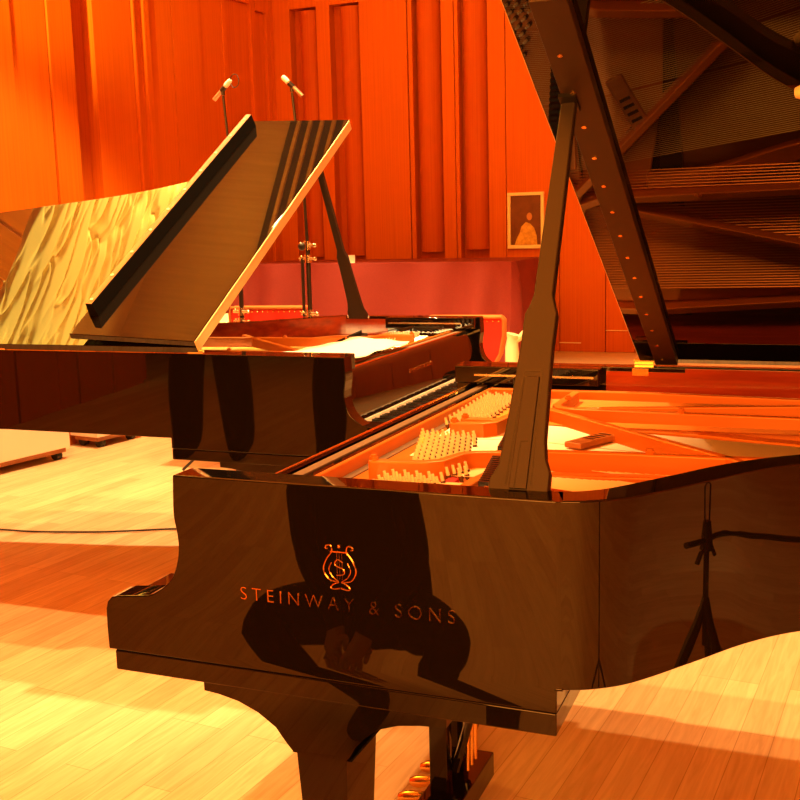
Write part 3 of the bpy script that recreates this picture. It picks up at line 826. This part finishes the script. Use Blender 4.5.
# ================================================================= PEOPLE (seen in the polished sides)
def person(label, loc, rz, J, E_, skin_names, hairc):
    """J: joint -> (xyz, radius); E_: list of edges; one skinned mesh"""
    me = bpy.data.meshes.new('person'); names = list(J)
    me.from_pydata([J[n][0] for n in names], [(names.index(a), names.index(b)) for a, b in E_], [])
    o = bpy.data.objects.new('person', me); COL.objects.link(o)
    sk = o.modifiers.new('skin', 'SKIN'); sub = o.modifiers.new('sub', 'SUBSURF'); sub.levels = sub.render_levels = 2
    lay = me.skin_vertices[0].data if me.skin_vertices else None
    if lay is None:
        bm = bmesh.new(); bm.from_mesh(me); bm.verts.layers.skin.verify(); bm.to_mesh(me); bm.free(); lay = me.skin_vertices[0].data
    for i, n in enumerate(names):
        r = J[n][1]; lay[i].radius = r if isinstance(r, tuple) else (r, r); lay[i].use_root = (n == 'pelvis')
    dg = bpy.context.evaluated_depsgraph_get(); dg.update()
    nm = bpy.data.meshes.new_from_object(o.evaluated_get(dg)); COL.objects.unlink(o); bpy.data.objects.remove(o)
    nm.materials.clear(); nm.materials.append(M['suit']); nm.materials.append(M['skin'])
    for p in nm.polygons:
        p.use_smooth = True
        def dist(e):
            A, Bv = Vector(J[e[0]][0]), Vector(J[e[1]][0]); t = max(0, min(1, (p.center - A).dot(Bv - A) / max(1e-9, (Bv - A).length_squared)))
            ra = J[e[0]][1]; ra = max(ra) if isinstance(ra, tuple) else ra
            return (A + (Bv - A) * t - p.center).length - ra * .5
        k = min(E_, key=dist)
        p.material_index = 1 if (k[0] in skin_names and k[1] in skin_names) else 0
    nm.name = 'person'
    b = bpy.data.objects.new('person', nm); COL.objects.link(b); b.location = loc; b.rotation_euler = (0, 0, rz)
    tag(b, label, 'person')
    h = Vector(J['head'][0])
    q = MB(); q.ball(h + Vector((0, -.018, .035)), .098, sz=(.93, 1.08, 1.05)); q.build('hair', M['hair'], b)
    q = MB()
    for s in (-1, 1): q.ball(h + Vector((s * .034, .088, .01)), .011)
    q.build('eyes', M['ebony'], b)
    q = MB(); q.tube([h + Vector((0, .090, .02)), h + Vector((0, .118, -.025)), h + Vector((0, .092, -.034))], [.009, .014, .010], 8); q.build('nose', M['skin'], b)
    q = MB()
    for s in (-1, 1): q.ball(h + Vector((s * .088, 0, -.005)), .024, sz=(.4, .8, 1.2))
    q.build('ears', M['skin'], b)
    return b
def hand(J, E_, side, wrist, d, n_=(0, 0, -1)):
    """palm plus five short fingers continuing from the wrist along d, curled along n_"""
    d = Vector(d).normalized(); n_ = Vector(n_); sd = d.cross(n_).normalized(); w = Vector(wrist)
    J[side + 'palm'] = (tuple(w + d * .07), (.034, .018)); E_.append((side + 'wr', side + 'palm')); nm = [side + 'palm']
    for k, (off, ln) in enumerate(((-.030, .062), (-.010, .075), (.010, .080), (.029, .070), (-.045, .045))):
        a = w + d * (.10 if k < 4 else .055) + sd * off
        b_ = a + d * ln * .55 + n_ * ln * .25; c = b_ + d * ln * .25 + n_ * ln * .45
        for tagn, pt, r in (('a', a, .010), ('b', b_, .009), ('c', c, .007)):
            J[side + str(k) + tagn] = (tuple(pt), r); nm.append(side + str(k) + tagn)
        E_ += [(side + 'palm', side + str(k) + 'a'), (side + str(k) + 'a', side + str(k) + 'b'), (side + str(k) + 'b', side + str(k) + 'c')]
    return nm
# crouching person (faces +y, towards the piano)
J = {'pelvis': ((0, -.10, .24), (.22, .15)), 'waist': ((0, -.08, .44), (.285, .15)), 'chest': ((0, -.03, .66), (.285, .15)), 'neck': ((0, .02, .86), (.06, .06)),
     'chin': ((0, .06, .95), (.065, .07)), 'head': ((0, .055, 1.03), (.085, .095)), 'crown': ((0, .05, 1.10), (.06, .07)),
     'Lhip': ((-.12, -.06, .25), .11), 'Lkn': ((-.40, .22, .30), .088), 'Lan': ((-.10, .20, .075), .05), 'Ltoe': ((-.11, .38, .035), (.042, .032)),
     'Rhip': ((.12, -.06, .25), .11), 'Rkn': ((.33, .26, .34), .095), 'Ran': ((.24, .14, .075), .052), 'Rtoe': ((.29, .32, .035), (.042, .032)),
     'Lsh': ((-.21, -.02, .75), .075), 'Lel': ((-.235, .12, .48), .055), 'Lwr': ((-.06, .30, .36), .034),
     'Rsh': ((.21, -.02, .75), .075), 'Rel': ((.235, .12, .48), .055), 'Rwr': ((.06, .32, .36), .034)}
E_ = [('pelvis', 'waist'), ('waist', 'chest'), ('chest', 'neck'), ('neck', 'chin'), ('chin', 'head'), ('head', 'crown'), ('pelvis', 'Lhip'), ('Lhip', 'Lkn'), ('Lkn', 'Lan'), ('Lan', 'Ltoe'),
      ('pelvis', 'Rhip'), ('Rhip', 'Rkn'), ('Rkn', 'Ran'), ('Ran', 'Rtoe'), ('chest', 'Lsh'), ('Lsh', 'Lel'), ('Lel', 'Lwr'), ('chest', 'Rsh'), ('Rsh', 'Rel'), ('Rel', 'Rwr')]
sk = ['head', 'crown', 'chin', 'Lwr', 'Rwr'] + hand(J, E_, 'L', J['Lwr'][0], (.25, .3, -.9), (.3, -.6, -.2)) + hand(J, E_, 'R', J['Rwr'][0], (-.25, .3, -.9), (-.3, -.6, -.2))
person('person in dark clothes crouching before the piano, mirrored in its lettered side', (-.02, -1.32, 0), 0, J, E_, sk, None)
# two standing people
def standing(label, loc, rz):
    J = {'pelvis': ((0, 0, .95), (.16, .115)), 'waist': ((0, 0, 1.10), (.145, .10)), 'chest': ((0, -.01, 1.32), (.18, .115)), 'neck': ((0, 0, 1.50), (.058, .058)),
         'chin': ((0, .03, 1.57), (.062, .07)), 'head': ((0, .03, 1.65), (.085, .095)), 'crown': ((0, .02, 1.73), (.06, .07)),
         'Lhip': ((-.10, 0, .88), .115), 'Lkn': ((-.155, .01, .48), .118), 'Lan': ((-.17, -.02, .10), .10), 'Ltoe': ((-.18, .15, .04), (.045, .036)),
         'Rhip': ((.10, 0, .88), .115), 'Rkn': ((.155, .01, .48), .118), 'Ran': ((.17, -.02, .10), .10), 'Rtoe': ((.18, .15, .04), (.045, .036)),
         'Lsh': ((-.21, -.01, 1.40), .07), 'Lel': ((-.27, -.02, 1.12), .052), 'Lwr': ((-.26, .06, .87), .034),
         'Rsh': ((.21, -.01, 1.40), .07), 'Rel': ((.27, -.02, 1.12), .052), 'Rwr': ((.26, .06, .87), .034)}
    E2 = [e for e in E_[:20]]
    s_ = ['head', 'crown', 'chin', 'Lwr', 'Rwr'] + hand(J, E2, 'L', J['Lwr'][0], (0, .1, -1), (.5, .3, 0)) + hand(J, E2, 'R', J['Rwr'][0], (0, .1, -1), (-.5, .3, 0))
    person(label, loc, rz, J, E2, s_, None)
standing('person in a black suit mirrored in the rear piano side, the left of the two', (-2.42, -1.05, 0), -.2)
standing('person in a black suit mirrored in the rear piano side, the right of the two', (-1.50, -1.15, 0), -.1)

# ================================================================= LIGHT
WARM = (1.0, .60, .20)
def point(name, loc, power, col=WARM, r=.06):
    l = bpy.data.lights.new(name, 'POINT'); l.energy = power; l.color = col; l.shadow_soft_size = r
    o = bpy.data.objects.new(name, l); COL.objects.link(o); o.location = loc; return o
def spot(name, loc, target, power, ang, col=WARM, blend=.3, r=.06):
    l = bpy.data.lights.new(name, 'SPOT'); l.energy = power; l.color = col; l.spot_size = math.radians(ang); l.spot_blend = blend; l.shadow_soft_size = r
    o = bpy.data.objects.new(name, l); COL.objects.link(o); o.location = loc
    o.rotation_euler = (Vector(target) - Vector(loc)).to_track_quat('-Z', 'Y').to_euler(); return o
def area(name, loc, target, power, sx, sy, col=WARM):
    l = bpy.data.lights.new(name, 'AREA'); l.shape = 'RECTANGLE'; l.size = sx; l.size_y = sy; l.energy = power; l.color = col
    o = bpy.data.objects.new(name, l); COL.objects.link(o); o.location = loc
    o.rotation_euler = (Vector(target) - Vector(loc)).to_track_quat('-Z', 'Y').to_euler(); return o
spot('stage_lamp', (.7, 2.45, 4.95), (.6, 2.9, 0), 980, 78)
spot('stage_lamp', (-1.6, 1.25, 4.95), (-1.7, 2.3, 0), 740, 76)
spot('stage_lamp', (-2.0, 3.5, 4.95), (-2.3, 3.3, 0), 1500, 68, (1, .66, .27))
spot('stage_lamp', (2.4, 3.2, 4.95), (2.2, 2.9, 0), 600, 76)
FRONT = (1, .30, .035)
area('front_fill', (1.2, -5.6, 2.6), (0, .6, .5), 820, 5.0, 1.6, FRONT)  # added warm fill standing in for light from the hall side
area('front_fill', (-1.0, -2.2, 5.1), (-.6, -1.6, 0), 230, 4.0, 1.5, (1, .22, .015))  # added fill on the front floor, for its reflection in the side
spot('relief_fill', (-2.9, 5.5, 4.35), (-4.1, 2.6, 3.95), 3600, 46, (1, .76, .19))  # added spot, brightens the relief mirrored in the rear lid
spot('relief_fill', (-3.1, .6, 4.3), (-4.05, 2.5, 3.8), 2500, 46, (1, .76, .19))  # second added spot for the same relief
spot('wall_fill', (-.3, 3.7, 4.9), (-1.2, 6.7, 1.9), 190, 85, (1, .50, .06))  # added fill to lift the back wall
spot('wall_fill', (-1.0, 3.9, 4.9), (-3.7, 4.6, 1.8), 60, 70, (1, .36, .05))  # added fill to lift the left wall
spot('ceiling_fill', (-1.6, 3.0, 3.6), (-3.2, 3.9, 5.2), 850, 110, (1, .36, .04))  # added upward fill so the folded flap mirrors a brighter ceiling
w = bpy.data.worlds.new('world'); S.world = w; w.use_nodes = True
w.node_tree.nodes['Background'].inputs['Color'].default_value = (1, .5, .18, 1)
w.node_tree.nodes['Background'].inputs['Strength'].default_value = .008

# ================================================================= CAMERA
cam = bpy.data.cameras.new('camera'); co = bpy.data.objects.new('camera', cam); COL.objects.link(co)
cam.sensor_width = 36; cam.lens = 36 * 1070.18 / 800; cam.clip_start = .02; cam.clip_end = 100
pit, roll, yaw = .1592, -.0258, .3831
cy, sy = math.cos(yaw), math.sin(yaw)
Fv = Vector((-sy * math.cos(pit), cy * math.cos(pit), -math.sin(pit)))
R0 = Vector((cy, sy, 0)); U0 = R0.cross(Fv)
Rv = R0 * math.cos(roll) + U0 * math.sin(roll); Uv = Rv.cross(Fv)
mat = Matrix((( Rv.x, Uv.x, -Fv.x), (Rv.y, Uv.y, -Fv.y), (Rv.z, Uv.z, -Fv.z))).to_4x4()
mat.translation = (1.0124, -1.4817, 1.3817)
co.matrix_world = mat
S.camera = co
S.view_settings.view_transform = 'Standard'; S.view_settings.look = 'None'
S.view_settings.exposure = 0; S.view_settings.gamma = 1
S.view_settings.use_curve_mapping = False
